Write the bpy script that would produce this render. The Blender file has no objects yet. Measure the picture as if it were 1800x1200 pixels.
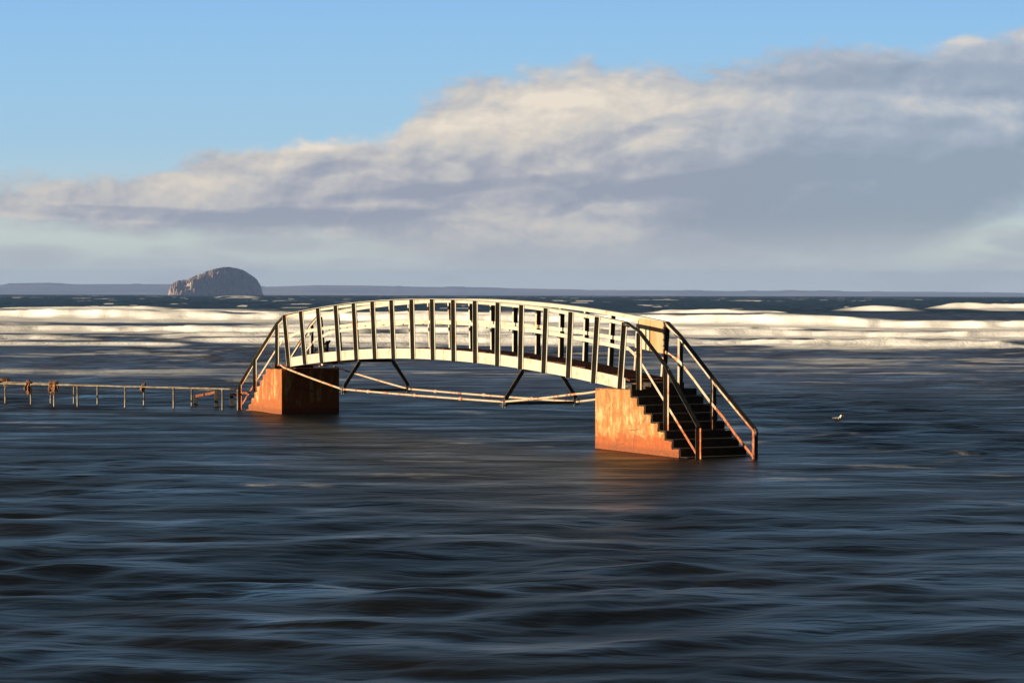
import bpy, bmesh, math, random
import numpy as np
from mathutils import Vector, Matrix
R = math.radians
random.seed(7); rng = np.random.default_rng(11)
scene = bpy.context.scene
COL = scene.collection

# ------------------------------------------------------------------ camera
CH = 3.1
cam_d = bpy.data.cameras.new('camera'); cam = bpy.data.objects.new('camera', cam_d); COL.objects.link(cam)
cam_d.sensor_width = 36.0; cam_d.sensor_fit = 'HORIZONTAL'; cam_d.lens = 4400 / 1800 * 36
cam_d.clip_start = 0.5; cam_d.clip_end = 90000
PITCH = math.atan(84.7 / 4400); ROLL = 0.00222
cam.matrix_world = (Matrix.Translation((0, 0, CH)) @ Matrix.Rotation(math.pi / 2 - PITCH, 4, 'X')
                    @ Matrix.Rotation(ROLL, 4, 'Z'))
scene.camera = cam
scene.view_settings.view_transform = 'Standard'; scene.view_settings.look = 'None'
EXPO = 0.85
scene.view_settings.exposure = EXPO; scene.view_settings.gamma = 1.0
scene.render.engine = 'CYCLES'

# ------------------------------------------------------------------ sun
SUN_EL = 10.5
SH = Vector((-0.930, -0.367)).normalized()
SUN = Vector((SH.x * math.cos(R(SUN_EL)), SH.y * math.cos(R(SUN_EL)), math.sin(R(SUN_EL))))
sd = bpy.data.lights.new('sun', 'SUN'); sd.energy = 5.0; sd.angle = R(0.5); sd.color = (1.0, 0.82, 0.58)
so = bpy.data.objects.new('sun', sd); COL.objects.link(so)
so.rotation_euler = SUN.to_track_quat('Z', 'Y').to_euler(); so.location = (-30, -10, 30)

# ------------------------------------------------------------------ node helper
class G:
    """small expression helper on a node tree"""
    def __init__(s, nt): s.nt = nt
    def n(s, t, **k):
        x = s.nt.nodes.new(t)
        for a, b in k.items(): setattr(x, a, b)
        return x
    def put(s, sock, v):
        if isinstance(v, bpy.types.NodeSocket): s.nt.links.new(v, sock)
        else: sock.default_value = v
    def m(s, op, *a, clamp=False):
        x = s.n('ShaderNodeMath', operation=op, use_clamp=clamp)
        for i, v in enumerate(a): s.put(x.inputs[i], v)
        return x.outputs[0]
    def add(s, a, b): return s.m('ADD', a, b)
    def sub(s, a, b): return s.m('SUBTRACT', a, b)
    def mul(s, a, b): return s.m('MULTIPLY', a, b)
    def div(s, a, b): return s.m('DIVIDE', a, b)
    def step(s, v, lo, hi, a=0.0, b=1.0, t='SMOOTHSTEP'):
        x = s.n('ShaderNodeMapRange', interpolation_type=t)
        for i, q in enumerate((v, lo, hi, a, b)): s.put(x.inputs[i], q)
        return x.outputs[0]
    def vec(s, x, y, z=0.0):
        q = s.n('ShaderNodeCombineXYZ')
        for i, v in enumerate((x, y, z)): s.put(q.inputs[i], v)
        return q.outputs[0]
    def sep(s, v):
        q = s.n('ShaderNodeSeparateXYZ'); s.put(q.inputs[0], v); return q.outputs
    def noise(s, v, scale=1.0, detail=4.0, rough=0.5, dist=0.0, out=0):
        q = s.n('ShaderNodeTexNoise'); s.put(q.inputs['Vector'], v)
        q.inputs['Scale'].default_value = scale; q.inputs['Detail'].default_value = detail
        q.inputs['Roughness'].default_value = rough; q.inputs['Distortion'].default_value = dist
        return q.outputs[out]
    def mapv(s, v, scale=(1, 1, 1), loc=(0, 0, 0), rot=(0, 0, 0)):
        q = s.n('ShaderNodeMapping'); s.put(q.inputs[0], v)
        q.inputs['Scale'].default_value = scale; q.inputs['Location'].default_value = loc; q.inputs['Rotation'].default_value = rot
        return q.outputs[0]
    def mix(s, f, a, b):
        q = s.n('ShaderNodeMix', data_type='RGBA')
        s.put(q.inputs['Factor'], f)
        for nm, v in (('A', a), ('B', b)):
            k = [i for i in q.inputs if i.name == nm and i.type == 'RGBA'][0]
            if isinstance(v, tuple): v = (v[0], v[1], v[2], 1.0)
            s.put(k, v)
        return [o for o in q.outputs if o.type == 'RGBA'][0]
    def ramp(s, f, pts):
        q = s.n('ShaderNodeValToRGB'); s.put(q.inputs[0], f)
        el = q.color_ramp.elements
        while len(el) > 1: el.remove(el[-1])
        el[0].position = pts[0][0]; el[0].color = (*pts[0][1], 1)
        for p, c in pts[1:]:
            e = el.new(p); e.color = (*c, 1)
        return q.outputs[0]
    def curve(s, f, pts):
        q = s.n('ShaderNodeFloatCurve'); s.put(q.inputs['Value'], f); q.inputs['Factor'].default_value = 1
        c = q.mapping.curves[0]
        c.points[0].location = pts[0]; c.points[1].location = pts[-1]
        for p in pts[1:-1]: c.points.new(*p)
        for p in c.points: p.handle_type = 'AUTO_CLAMPED'
        q.mapping.update(); return q.outputs[0]
    def scale(s, c, k):
        q = s.n('ShaderNodeVectorMath', operation='SCALE'); s.put(q.inputs[0], c); s.put(q.inputs[3], k); return q.outputs[0]

# ------------------------------------------------------------------ world: blue winter sky with a long bank of cloud
W = bpy.data.worlds.new('World'); scene.world = W; W.use_nodes = True
nt = W.node_tree; nt.nodes.clear(); g = G(nt)
out = g.n('ShaderNodeOutputWorld'); bg = g.n('ShaderNodeBackground'); nt.links.new(bg.outputs[0], out.inputs[0])
WS = 0.1; bg.inputs['Strength'].default_value = WS
sky = g.n('ShaderNodeTexSky', sky_type='NISHITA'); sky.sun_disc = False
sky.sun_elevation = R(SUN_EL); sky.sun_rotation = math.atan2(SH.x, SH.y)
sky.air_density = 1.0; sky.dust_density = 0.4; sky.ozone_density = 2.0
tc = g.n('ShaderNodeTexCoord'); dx, dy, dz = g.sep(tc.outputs['Generated'])
yy = g.m('MAXIMUM', dy, 0.08)
ax = g.div(dx, yy); az = g.div(dz, yy)
cx = g.add(g.mul(ax, 44.0), 9.0)                      # tangent of the bearing, in steps of 1.3 degrees
cy = g.sub(5.15, g.mul(az, 44.0))                     # tangent of the elevation, downwards
cy = g.add(cy, g.mul(g.sub(cx, 9.0), 0.00222))
P = g.vec(cx, cy, 0.0)
front = g.step(dy, 0.25, 0.75)
# clear air by elevation
clear = g.ramp(g.div(cy, 5.2), [(0.0, (.275, .535, .855)), (0.25, (.325, .585, .835)), (0.48, (.385, .62, .80)), (0.68, (.53, .68, .72)),
                                (0.78, (.66, .74, .66)), (0.90, (.70, .74, .65)), (1.0, (.70, .72, .66))])
cl = 18.0
cxn = g.div(cx, cl)
top = g.mul(g.curve(cxn, [(0, .62), (.055, .595), (.10, .592), (.125, .575), (.17, .545), (.22, .49), (.32, .47), (.375, .46), (.40, .375), (.47, .275),
                          (.56, .225), (.66, .235), (.78, .19), (.90, .17), (.96, .135), (1, .11)]), 5.2)
bot = g.mul(g.curve(cxn, [(0, .745), (.14, .775), (.27, .80), (.36, .83), (.45, .90), (.60, .925), (.80, .925), (.90, .875), (.95, .81), (1, .735)]), 5.2)
Pw = g.mapv(P, (0.55, 1.15, 1), (3.1, 1.7, 0), (0, 0, R(-7)))
n1 = g.noise(Pw, 0.95, 6, 0.52, 0.5)
n2 = g.noise(g.mapv(P, (0.8, 1.5, 1), (8.3, 4.4, 2), (0, 0, R(-10))), 2.1, 5, 0.5, 0.3)
n2b = g.noise(g.mapv(P, (1.2, 1.9, 1), (1.3, 6.4, 2), (0, 0, R(-10))), 3.0, 6, 0.58, 0.3)
nb = g.add(g.add(g.mul(g.sub(n1, .5), 1.0), g.mul(g.sub(n2, .5), 0.45)), g.mul(g.sub(n2b, .5), .22))
mt = g.step(g.add(g.sub(cy, top), nb), -0.14, 0.20)
mb = g.step(g.add(g.sub(bot, cy), g.mul(nb, 0.75)), -0.28, g.step(cx, 8.0, 14.0, 0.20, 0.50))
mask = g.mul(mt, mb)
def blob(x, y, rx, ry, rot=0.0, soft=1.0):
    """soft ellipse of cloud thickness round one bearing and elevation"""
    c, s_ = math.cos(rot), math.sin(rot)
    a = g.sub(cx, x); b = g.sub(cy, y)
    p = g.div(g.add(g.mul(a, c), g.mul(b, s_)), rx); q = g.div(g.sub(g.mul(b, c), g.mul(a, s_)), ry)
    r = g.add(g.mul(p, p), g.mul(q, q))
    r = g.add(r, g.mul(nb, -0.9 * soft))
    return g.step(r, 1.3, 0.0)
# thin low clouds under the bank
low = g.noise(g.mapv(P, (0.42, 2.1, 1), (1.2, 7.7, 5)), 1.1, 5, 0.5, 0.2)
lowm = g.mul(g.mul(g.step(low, 0.46, 0.66), g.step(cy, 3.7, 4.3)), 0.75)
for x, y, rx, ry, k in [(0.5, 4.5, 1.2, .24, .8), (2.0, 4.6, .6, .12, .5), (4.9, 4.28, 1.7, .22, .75), (7.5, 4.35, 2.2, .3, .6)]:
    lowm = g.m('MAXIMUM', lowm, g.mul(blob(x, y, rx, ry, 0.0, .8), k))
gap = blob(17.6, 4.15, .9, .32, -0.3)
mask = g.mul(mask, g.sub(1.0, g.mul(gap, 0.75)))
mask = g.m('MAXIMUM', mask, lowm, clamp=True)
# relief: compare the thickness with the thickness a little towards the sun (upper left)
def thick(off):
    v = g.mapv(P, (0.55, 1.15, 1), (3.1 + off[0], 1.7 + off[1], 0), (0, 0, R(-7)))
    return g.noise(v, 0.95, 5, 0.5, 0.5)
rel = g.sub(n1, thick((-0.16, -0.22)))
def puff(off):
    return g.noise(g.mapv(P, (1.5, 2.1, 1), (5.1 + off[0], 2.7 + off[1], 4), (0, 0, R(-8))), 1.25, 7, 0.56, 0.25)
p0 = puff((0, 0)); rel2 = g.sub(p0, puff((-0.14, -0.16)))
n3 = g.noise(g.mapv(P, (1.6, 2.6, 1), (2.2, 9.4, 1), (0, 0, R(-12))), 2.6, 6, .58, .2)
lit = g.add(0.31, g.add(g.mul(rel, 1.35), g.mul(rel2, g.step(cx, 8.0, 15.0, .55, .35))))
lit = g.add(lit, g.mul(g.sub(n3, .5), .22))
lit = g.add(lit, g.mul(g.sub(n2, .5), 0.28))
lit = g.add(lit, g.step(g.sub(cy, top), 0.0, 1.6, 0.20, -0.06))
for x, y, rx, ry, rot, k in [(9.5, 2.05, 2.9, .75, -.10, .40), (7.95, 3.08, .40, .27, 0, .30), (12.3, 2.1, 1.8, .55, -.2, .22), (16.6, 1.85, 1.4, .2, .05, .32),
                             (3.5, 3.35, 1.0, .28, -.1, .28), (5.3, 2.55, 1.6, .15, -.05, .30), (1.0, 3.75, 1.3, .14, 0, .25), (0.6, 3.3, .5, .12, 0, .2), (10.5, 2.75, 1.9, .3, -.25, .2),
                             (10.0, 4.1, 1.4, .25, 0, .2), (14.4, 4.85, .9, .3, .6, .3), (6.5, 3.6, 1.4, .14, 0, .2), (6.0, 4.1, .7, .12, 0, .25),
                             (11.0, 2.40, 1.0, .14, -.40, -.26), (12.3, 2.02, .9, .10, -.1, -.16), (15.0, 3.5, 4.6, .9, -.1, -.40), (10.4, 3.95, 2.6, .6, 0, .22), (14.0, 1.6, 3.0, .4, -.05, .12), (17.6, 2.0, .5, .4, .2, .22), (15.3, 2.35, .8, .16, 0, .12), (12.0, 2.9, 2.4, .2, -.2, .10), (5.9, 2.95, .8, .14, -.1, -.30), (2.2, 3.75, 2.2, .14, .03, -.38), (5.5, 3.8, 2.4, .18, -.02, -.32),
                             (7.5, 3.35, 2.6, .13, -.1, -.28), (10.0, 3.65, .45, .12, -.3, -.3), (12.0, 3.25, 3.0, .22, -.1, -.3), (15.8, 1.35, 2.6, .25, -.05, -.25), (0.5, 4.55, .9, .2, 0, -.1)]:
    lit = g.add(lit, g.mul(blob(x, y, rx, ry, rot, .5), k))
lit = g.m('ADD', lit, 0.0, clamp=True)
cwarm = g.ramp(lit, [(0.0, (.335, .36, .43)), (0.28, (.43, .435, .48)), (0.55, (.60, .575, .55)), (0.8, (.76, .68, .58)), (1.0, (.90, .79, .65))])
ccool = g.ramp(lit, [(0.0, (.29, .345, .415)), (0.3, (.36, .405, .485)), (0.6, (.49, .515, .56)), (1.0, (.78, .70, .60))])
ccol = g.mix(g.step(cx, 9.0, 15.5), cwarm, ccool)
ccol = g.mix(g.step(cy, 3.7, 5.0, 0.0, 0.75), ccol, (.70, .69, .62))
opac = g.mul(mask, g.step(cx, 11.5, 16.5, 0.97, 0.88))
frontcol = g.scale(g.mix(opac, clear, ccol), 1.0 / WS / 2 ** EXPO)
# darkened unseen sky overhead and behind the camera, added to cut the fill light
nd = g.noise(tc.outputs['Generated'], 3.0, 4, 0.5)
elf = g.step(dz, 0.13, 0.42)
away = g.mix(g.step(nd, 0.35, 0.65), g.scale(sky.outputs[0], 0.03), g.scale(sky.outputs[0], 0.08))
f2 = g.mul(front, g.sub(1.0, elf))
away = g.mix(0.6, away, g.mix(g.step(nd, .35, .65), (.20, .205, .22), (.42, .42, .43)))
skycol = g.mix(f2, away, frontcol)
below = g.step(dz, -0.012, -0.004)
skycol = g.mix(below, (.35, .45, .55), skycol)
nt.links.new(skycol, bg.inputs['Color'])

# ------------------------------------------------------------------ materials
def mat(name):
    m_ = bpy.data.materials.new(name); m_.use_nodes = True; n_ = m_.node_tree; n_.nodes.clear(); h = G(n_)
    o = h.n('ShaderNodeOutputMaterial'); b = h.n('ShaderNodeBsdfPrincipled'); n_.links.new(b.outputs[0], o.inputs[0])
    return m_, h, b, o
def bump(h, b, height, dist, strength=1.0):
    q = h.n('ShaderNodeBump'); q.inputs['Distance'].default_value = dist; q.inputs['Strength'].default_value = strength
    h.put(q.inputs['Height'], height); h.put(b.inputs['Normal'], q.outputs[0])
def simple(name, c1, c2, scale=6, rough=.7, bd=.003, metal=0.0, stretch=(1, 1, 1), lo=.4, hi=.62):
    m_, h, b, o = mat(name)
    t = h.n('ShaderNodeTexCoord'); v = h.mapv(t.outputs['Object'], stretch)
    n_ = h.noise(v, scale, 6, .6)
    h.put(b.inputs['Base Color'], h.mix(h.step(n_, lo, hi), c1, c2)); b.inputs['Roughness'].default_value = rough; b.inputs['Metallic'].default_value = metal
    bump(h, b, h.noise(v, scale * 5, 4, .6), bd)
    return m_
def painted(name, paint, rust_lo, rust_hi, low_rust=True):
    m_, h, b, o = mat(name)
    t = h.n('ShaderNodeTexCoord'); P_ = t.outputs['Object']; x, y, z = h.sep(P_)
    n_ = h.noise(P_, 3.2, 8, .68); f_ = h.noise(h.mapv(P_, (6, 6, 1.6)), 2.0, 6, .7)
    r_ = h.add(h.mul(n_, .6), h.mul(f_, .4))
    if low_rust: r_ = h.add(r_, h.step(z, 0.2, 1.35, .16, 0.0))
    dn = h.mul(h.step(h.m('ABSOLUTE', h.sub(x, 8.36)), 7.6, 9.0), .05)
    r_ = h.add(r_, dn)
    rf = h.step(r_, rust_lo, rust_hi)
    dirt = h.noise(P_, 14, 5, .6)
    pc = h.mix(h.step(dirt, .35, .75), paint, tuple(c * .80 for c in paint))
    rc = h.mix(h.step(dirt, .4, .62), (.42, .13, .045), (.20, .065, .03))
    col = h.mix(rf, pc, rc)
    edge = h.mul(h.step(r_, rust_lo - .05, rust_lo), h.sub(1.0, rf))
    col = h.mix(h.mul(edge, .5), col, (.62, .36, .16))
    h.put(b.inputs['Base Color'], col)
    h.put(b.inputs['Roughness'], h.add(.42, h.mul(rf, .45)))
    bump(h, b, h.add(h.mul(rf, -.4), h.mul(dirt, .4)), .002)
    return m_
M_paint = painted('cream_painted_steel', (.54, .515, .42), .575, .635)
M_rail = painted('weathered_rail_steel', (.47, .44, .34), .575, .63)
M_rod = painted('rusting_rod_steel', (.46, .41, .31), .515, .575, False)
M_web = simple('shade_toned_steel_web', (.030, .032, .031), (.05, .042, .034), 8, .6, .002)  # post steel with the shade of its unlit side put into the colour
M_darkp = simple('dark_grime_shade_steel', (.030, .032, .030), (.07, .055, .04), 7, .45)  # dark steel parts; on the stair rail caps the dark is painted shade
M_rust = simple('heavy_rust', (.27, .075, .026), (.12, .036, .016), 9, .9, .006)
M_deckr = simple('rusted_deck_mesh', (.16, .055, .028), (.05, .02, .014), 16, .9, .012)
M_weed = simple('dry_brown_seaweed', (.34, .15, .06), (.13, .06, .03), 20, .85, .004)
M_wood = simple('wet_black_driftwood', (.012, .011, .010), (.03, .024, .018), 14, .7, .01)
M_galv = simple('grey_galvanised_tube', (.22, .20, .16), (.13, .09, .055), 8, .55, .001, .2)
M_board = simple('rust_stained_board', (.48, .30, .150), (.40, .22, .09), 5, .7, .003, 0, (1, 1, .35))
M_boardf = simple('pale_board_frame', (.34, .36, .28), (.44, .41, .29), 6, .5)
M_panel = simple('bleached_panel', (.50, .45, .32), (.42, .35, .22), 5, .6)

def concrete():
    m_, h, b, o = mat('rust_stained_concrete')
    t = h.n('ShaderNodeTexCoord'); P_ = t.outputs['Object']; x, y, z = h.sep(P_)
    big = h.noise(P_, 1.6, 6, .6); streak = h.noise(h.mapv(P_, (4.5, 4.5, .55)), 1.3, 6, .62)
    fine = h.noise(P_, 24, 6, .7); med = h.noise(h.mapv(P_, (1.5, 1.5, 1.0)), 5, 7, .68, .4)
    zt = h.add(z, h.add(h.mul(h.sub(big, .5), .75), h.mul(h.sub(med, .5), .35)))
    col = h.mix(h.step(h.add(h.mul(streak, .6), h.mul(med, .4)), .42, .58), (.36, .145, .040), (.48, .245, .085))
    scr = h.mul(h.step(h.add(h.mul(med, .65), h.mul(streak, .35)), .49, .60), h.mul(h.step(zt, .30, .46), h.step(z, 1.15, .75)))
    col = h.mix(h.mul(scr, .85), col, (0.62, 0.43, 0.20))
    col = h.mix(h.step(h.add(streak, h.mul(med, .35)), .84, .90), col, (0.231, 0.085, 0.031))
    col = h.mix(h.step(zt, .36, .25), col, h.mix(h.step(med, .4, .6), (.42, .100, .022), (.31, .085, .026)))
    left = h.step(x, 0.6, 0.0)                       # the far pier is stained a deeper rust all over
    col = h.mix(h.mul(left, h.step(streak, .62, .46)), col, (0.362, 0.108, 0.027))
    tide = h.mul(h.step(h.add(z, h.mul(h.sub(med, .5), .12)), .17, .07), .55); col = h.mix(tide, col, (.16, .05, .018))
    crack = h.n('ShaderNodeTexVoronoi', feature='DISTANCE_TO_EDGE'); h.put(crack.inputs['Vector'], h.mapv(P_, (1, 1, .45))); crack.inputs['Scale'].default_value = 1.9
    col = h.mix(h.step(crack.outputs['Distance'], .012, .002, 0, .7), col, (0.154, 0.054, 0.023))
    pit = h.step(h.noise(P_, 38, 3, .6), .62, .70)
    col = h.mix(h.mul(pit, .5), col, (0.123, 0.046, 0.019))
    h.put(b.inputs['Base Color'], col); b.inputs['Roughness'].default_value = .85
    bump(h, b, h.add(h.add(h.mul(fine, .5), h.mul(med, 1.2)), h.mul(pit, -.6)), .034)
    return m_
M_conc = concrete()
M_step = simple('shade_black_concrete', (.020, .017, .013), (.045, .03, .018), 9, .75, .01)  # shade on the step faces and landing painted in as near-black

# ------------------------------------------------------------------ mesh helpers
def link(name, verts, faces, m_, parent=None, smooth=False):
    me = bpy.data.meshes.new(name); me.from_pydata([tuple(v) for v in verts], [], faces); me.update()
    bm = bmesh.new(); bm.from_mesh(me); bmesh.ops.recalc_face_normals(bm, faces=bm.faces); bm.to_mesh(me); bm.free()
    if m_: me.materials.append(m_)
    if smooth:
        for p in me.polygons: p.use_smooth = True
    o = bpy.data.objects.new(name, me); COL.objects.link(o)
    if parent: o.parent = parent
    return o
class MB:
    def __init__(s): s.v = []; s.f = []
    def add(s, v, f):
        k = len(s.v); s.v += [tuple(p) for p in v]; s.f += [tuple(i + k for i in q) for q in f]
    def box(s, a, b):
        (x0, y0, z0), (x1, y1, z1) = a, b
        s.add([(x0, y0, z0), (x1, y0, z0), (x1, y1, z0), (x0, y1, z0), (x0, y0, z1), (x1, y0, z1), (x1, y1, z1), (x0, y1, z1)],
              [(0, 3, 2, 1), (4, 5, 6, 7), (0, 1, 5, 4), (1, 2, 6, 5), (2, 3, 7, 6), (3, 0, 4, 7)])
    def loft(s, secs, cap=True):
        """closed sections of equal length joined in order"""
        n = len(secs[0]); vs = [p for q in secs for p in q]; fs = []
        for k in range(len(secs) - 1):
            for i in range(n):
                j = (i + 1) % n; fs.append((k * n + i, k * n + j, (k + 1) * n + j, (k + 1) * n + i))
        if cap: fs += [tuple(range(n - 1, -1, -1)), tuple((len(secs) - 1) * n + i for i in range(n))]
        s.add(vs, fs)
    def tube(s, pts, r, n=8):
        pts = [Vector(p) for p in pts]; secs = []
        if not isinstance(r, (list, tuple)): r = [r] * len(pts)
        for i, p in enumerate(pts):
            t = (pts[min(i + 1, len(pts) - 1)] - pts[max(i - 1, 0)]).normalized()
            a = t.cross(Vector((0, 0, 1)) if abs(t.z) < .9 else Vector((1, 0, 0))).normalized(); b = t.cross(a)
            secs.append([p + (a * math.cos(q) + b * math.sin(q)) * r[i] for q in [2 * math.pi * k / n for k in range(n)]])
        s.loft(secs)
    def bar(s, p, q, wa, wb, up=(0, 0, 1)):
        """rectangular bar from p to q: wa across, wb along up"""
        p = Vector(p); q = Vector(q); t = (q - p).normalized(); a = t.cross(Vector(up)).normalized(); b = a.cross(t)
        c = [a * wa / 2 + b * wb / 2, -a * wa / 2 + b * wb / 2, -a * wa / 2 - b * wb / 2, a * wa / 2 - b * wb / 2]
        s.loft([[p + d for d in c], [q + d for d in c]])
    def build(s, name, m_, parent=None, smooth=False): return link(name, s.v, s.f, m_, parent, smooth)
def tag(o, label=None, cat=None, group=None, kind=None):
    for k, v in (('label', label), ('category', cat), ('group', group), ('kind', kind)):
        if v: o[k] = v
    return o
def empty(name, loc, rz=0.0):
    o = bpy.data.objects.new(name, None); COL.objects.link(o); o.location = loc; o.rotation_euler = (0, 0, rz); o.empty_display_size = .2
    return o
def bevel(o, w=.004, seg=1):
    md = o.modifiers.new('bevel', 'BEVEL'); md.width = w; md.segments = seg; md.limit_method = 'ANGLE'; md.angle_limit = R(40); return o
def copy_tree(o, parent=None):
    c = o.copy(); COL.objects.link(c)
    if parent: c.parent = parent
    for ch in list(o.children): copy_tree(ch, c)
    return c

# ------------------------------------------------------------------ value noise in numpy
def vnoise(x, y, seed=0):
    T_ = np.random.default_rng(seed).random((256, 256)).astype(np.float32)
    xi = np.floor(x).astype(np.int64); yi = np.floor(y).astype(np.int64)
    fx = (x - xi).astype(np.float32); fy = (y - yi).astype(np.float32)
    fx = fx * fx * (3 - 2 * fx); fy = fy * fy * (3 - 2 * fy)
    a = T_[xi & 255, yi & 255]; b = T_[(xi + 1) & 255, yi & 255]; c = T_[xi & 255, (yi + 1) & 255]; d = T_[(xi + 1) & 255, (yi + 1) & 255]
    return (a * (1 - fx) + b * fx) * (1 - fy) + (c * (1 - fx) + d * fx) * fy
def fbm(x, y, seed=0, oct=4, gain=.5):
    r = 0; a = 1; t = 0
    for k in range(oct): r = r + a * vnoise(x * 2 ** k, y * 2 ** k, seed + k); t += a; a *= gain
    return r / t
def sst(x, a, b):
    t = np.clip((x - a) / (b - a), 0, 1); return t * t * (3 - 2 * t)
RE = 6371000.0

# ------------------------------------------------------------------ the sea: one curved sheet, swell, chop and lines of surf
def build_sea():
    d = [9.0]
    while d[-1] < 12500:
        q = d[-1]
        d.append(q * (1.0045 if q < 110 else 1.0017 if q < 520 else 1.008))
    d = np.array(d, dtype=np.float64); dd = np.gradient(d)
    an = np.linspace(R(-17), R(17), 1250)
    D, A_ = np.meshgrid(d, an, indexing='ij'); DD = np.repeat(dd[:, None], len(an), 1)
    X = (D + 32) * np.tan(A_); Y = D
    h = np.zeros_like(X)
    amp = 0.35 + 1.15 * sst(fbm(X / 9, Y / 14, 5, 3), .32, .72)
    # calmer water between and in front of the piers
    calm = np.clip(np.exp(-(((X + .6) / 4.2) ** 2 + ((Y - 44.5) / 3.5) ** 2)) + np.exp(-(((X - 2.2) / 1.8) ** 2 + ((Y - 46) / 3.5) ** 2)), 0, 1)
    amp = amp * (1 - .80 * calm)
    wx = X + 1.6 * (fbm(X / 5, Y / 5, 31, 3) - .5); wy = Y + 2.4 * (fbm(X / 6, Y / 4, 41, 3) - .5)
    r = np.random.default_rng(3)
    NW = 64
    for i in range(NW):
        lam = .55 * (14 / .55) ** (i / (NW - 1)) * (1 + .1 * r.random())
        th = r.normal(.06, .50); k = 2 * math.pi / lam
        a = .0037 * lam ** .80 / (1 + (lam / 2.6) ** 2) ** .50
        ph = r.random() * 6.283
        fade = np.clip((lam / DD - 2.5) / 3, 0, 1)
        arg = k * (wx * math.sin(th) + wy * math.cos(th)) + ph
        h += a * amp * fade * (np.sin(arg) + .22 * np.cos(2 * arg))
    far = sst(D, 120, 500)
    for i in range(14):                              # swell offshore
        lam = 18 + 6 * i; th = r.normal(0, .22); ph = r.random() * 6.283
        fade = np.clip((lam / DD - 3) / 3, 0, 1)
        h += .10 * far * fade * np.sin(2 * math.pi / lam * (X * math.sin(th) + Y * math.cos(th)) + ph)
    foam = np.zeros_like(X)
    # lines of surf: distance, height, reach along x in radians of bearing, thickness of white water in front
    # (distance, height, first and last bearing, thickness of white water, seed)
    # (distance, height, first and last bearing, thickness of white water, seed, obliqueness)
    BR = [(400, .50, -.30, -.135, 16, 1, .8), (330, .45, -.30, .03, 20, 2, 1.3), (253, .88, -.30, .30, 26, 4, 2.1), (187, .48, -.30, .30, 12, 6, 1.45), (154, .34, -.30, .30, 7, 9, 1.15), (146, .16, -.30, -.03, 4, 8, .6),
          (222, .28, -.09, .12, 8, 7, 1.6), (169, .22, -.14, .06, 6, 15, 1.3), (400, .85, .055, .115, 14, 10, .8), (500, 1.3, .168, .30, 16, 11, .8), (452, 1.1, .132, .160, 6, 12, .8)]
    B = X / D
    for (dk, hk, b0, b1, tk, sd_, ob) in BR:
        ext = sst(B, b0 - .012, b0 + .012) * (1 - sst(B, b1 - .014, b1 + .014))
        brk = sst(vnoise(X / (dk * .055) + 7, Y * 0 + sd_, 60 + sd_) * .65 + vnoise(X / (dk * .025), Y * 0 + sd_ * 3, 90 + sd_) * .35, .08, .34)
        line = dk * (1 + .030 * (vnoise(X / (dk * .09), Y * 0 + sd_ * 1.7, 70 + sd_) - .5) + .010 * (fbm(X / (dk * .02), Y * 0 + sd_, 77, 3) - .5))
        line = line - (.001 * ob * dk) * X * sst(-np.abs(B), -.32, -.20)
        t = line - Y                                 # positive towards the beach
        wob = fbm(X / 9.0, Y / 4.0, 80 + sd_, 3)
        prof = np.where(t < 0, np.exp(-(t / 8.0) ** 2), np.exp(-np.abs(t / (1.0 * hk + .25)) ** 1.6))
        h += hk * ext * (.25 + .75 * brk) * prof * (.74 + .5 * wob)
        bump_ = np.exp(-((t - tk * .35) / (tk * .5)) ** 2)
        h += .22 * hk * ext * brk * bump_ * (wob * 2 - .6)
        fm = sst(t, -1.6 - 2.0 * vnoise(X / 3, Y / 3, 81), .3) * (1 - sst(t, tk * (.25 + .35 * wob), tk * (.75 + .8 * wob)))
        foam = np.maximum(foam, ext * brk * fm * (.80 + .3 * wob))
    # broad sheets of foam between the lines; q shrinks with distance so the bands widen offshore as the water deepens
    q_ = 13640.0 / D
    edge = fbm(X / (D * .05), q_ / 30, 14, 4, .55)
    qs = q_ - 22 * B
    q0 = 33 + 5 * (edge - .5) + 9 * sst(B, .108, .125)
    q1 = 92 + 9 * (fbm(X / (D * .035), q_ / 40, 13, 4, .6) - .5) + 3 * sst(B, .0, .1)
    zone = sst(qs, q0 - 1.5, q0 + 3) * (1 - sst(qs, q1 - 6, q1 + 4))
    gap = np.zeros_like(X)
    for qg, wg, th_, sd_ in ((54, 2.6, .52, 1), (60, 1.6, .50, 2), (71, 2.0, .44, 3), (79, 1.7, .48, 4), (85, 1.9, .42, 5), (46, 1.8, .62, 6), (91, 1.6, .45, 7)):
        c_ = qg + 3.5 * (fbm(X / (D * .06), q_ * 0, 100 + sd_, 3) - .5)
        gap = np.maximum(gap, np.exp(-((qs - c_ - 12 * B) / wg) ** 2) * sst(fbm(X / (D * .045), q_ * 0 + sd_, 110 + sd_, 3), th_ - .08, th_ + .10))
    lf = fbm(X / (D * .040), q_ / 3.6, 15, 5, .55)
    foam = np.maximum(foam, zone * (1 - .9 * gap) * .85 * sst(lf, .40, .66))
    h += zone * .14 * (fbm(X / 14, Y / 5, 16, 3, .5) - .5)
    # thin torn veils nearer the bridge
    lf2 = fbm(X / (D * .05), q_ / 4.5, 25, 5, .62)
    lf4 = fbm(X / 5.0, q_ / 2.6, 45, 5, .65)
    foam = np.maximum(foam, .40 * sst(q_, 86, 96) * (1 - sst(q_, 140, 205)) * np.maximum(sst(lf2, .52, .74), .7 * sst(lf4, .52, .76)))
    foam = np.maximum(foam, .62 * np.exp(-((q_ - 140 - 14 * (fbm(X / 14, X * 0, 28, 3) - .5)) / 5.5) ** 2) * (1 - sst(B, -.155, -.05)) * sst(fbm(X / 6, q_ / 6, 29, 4), .22, .6))
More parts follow.
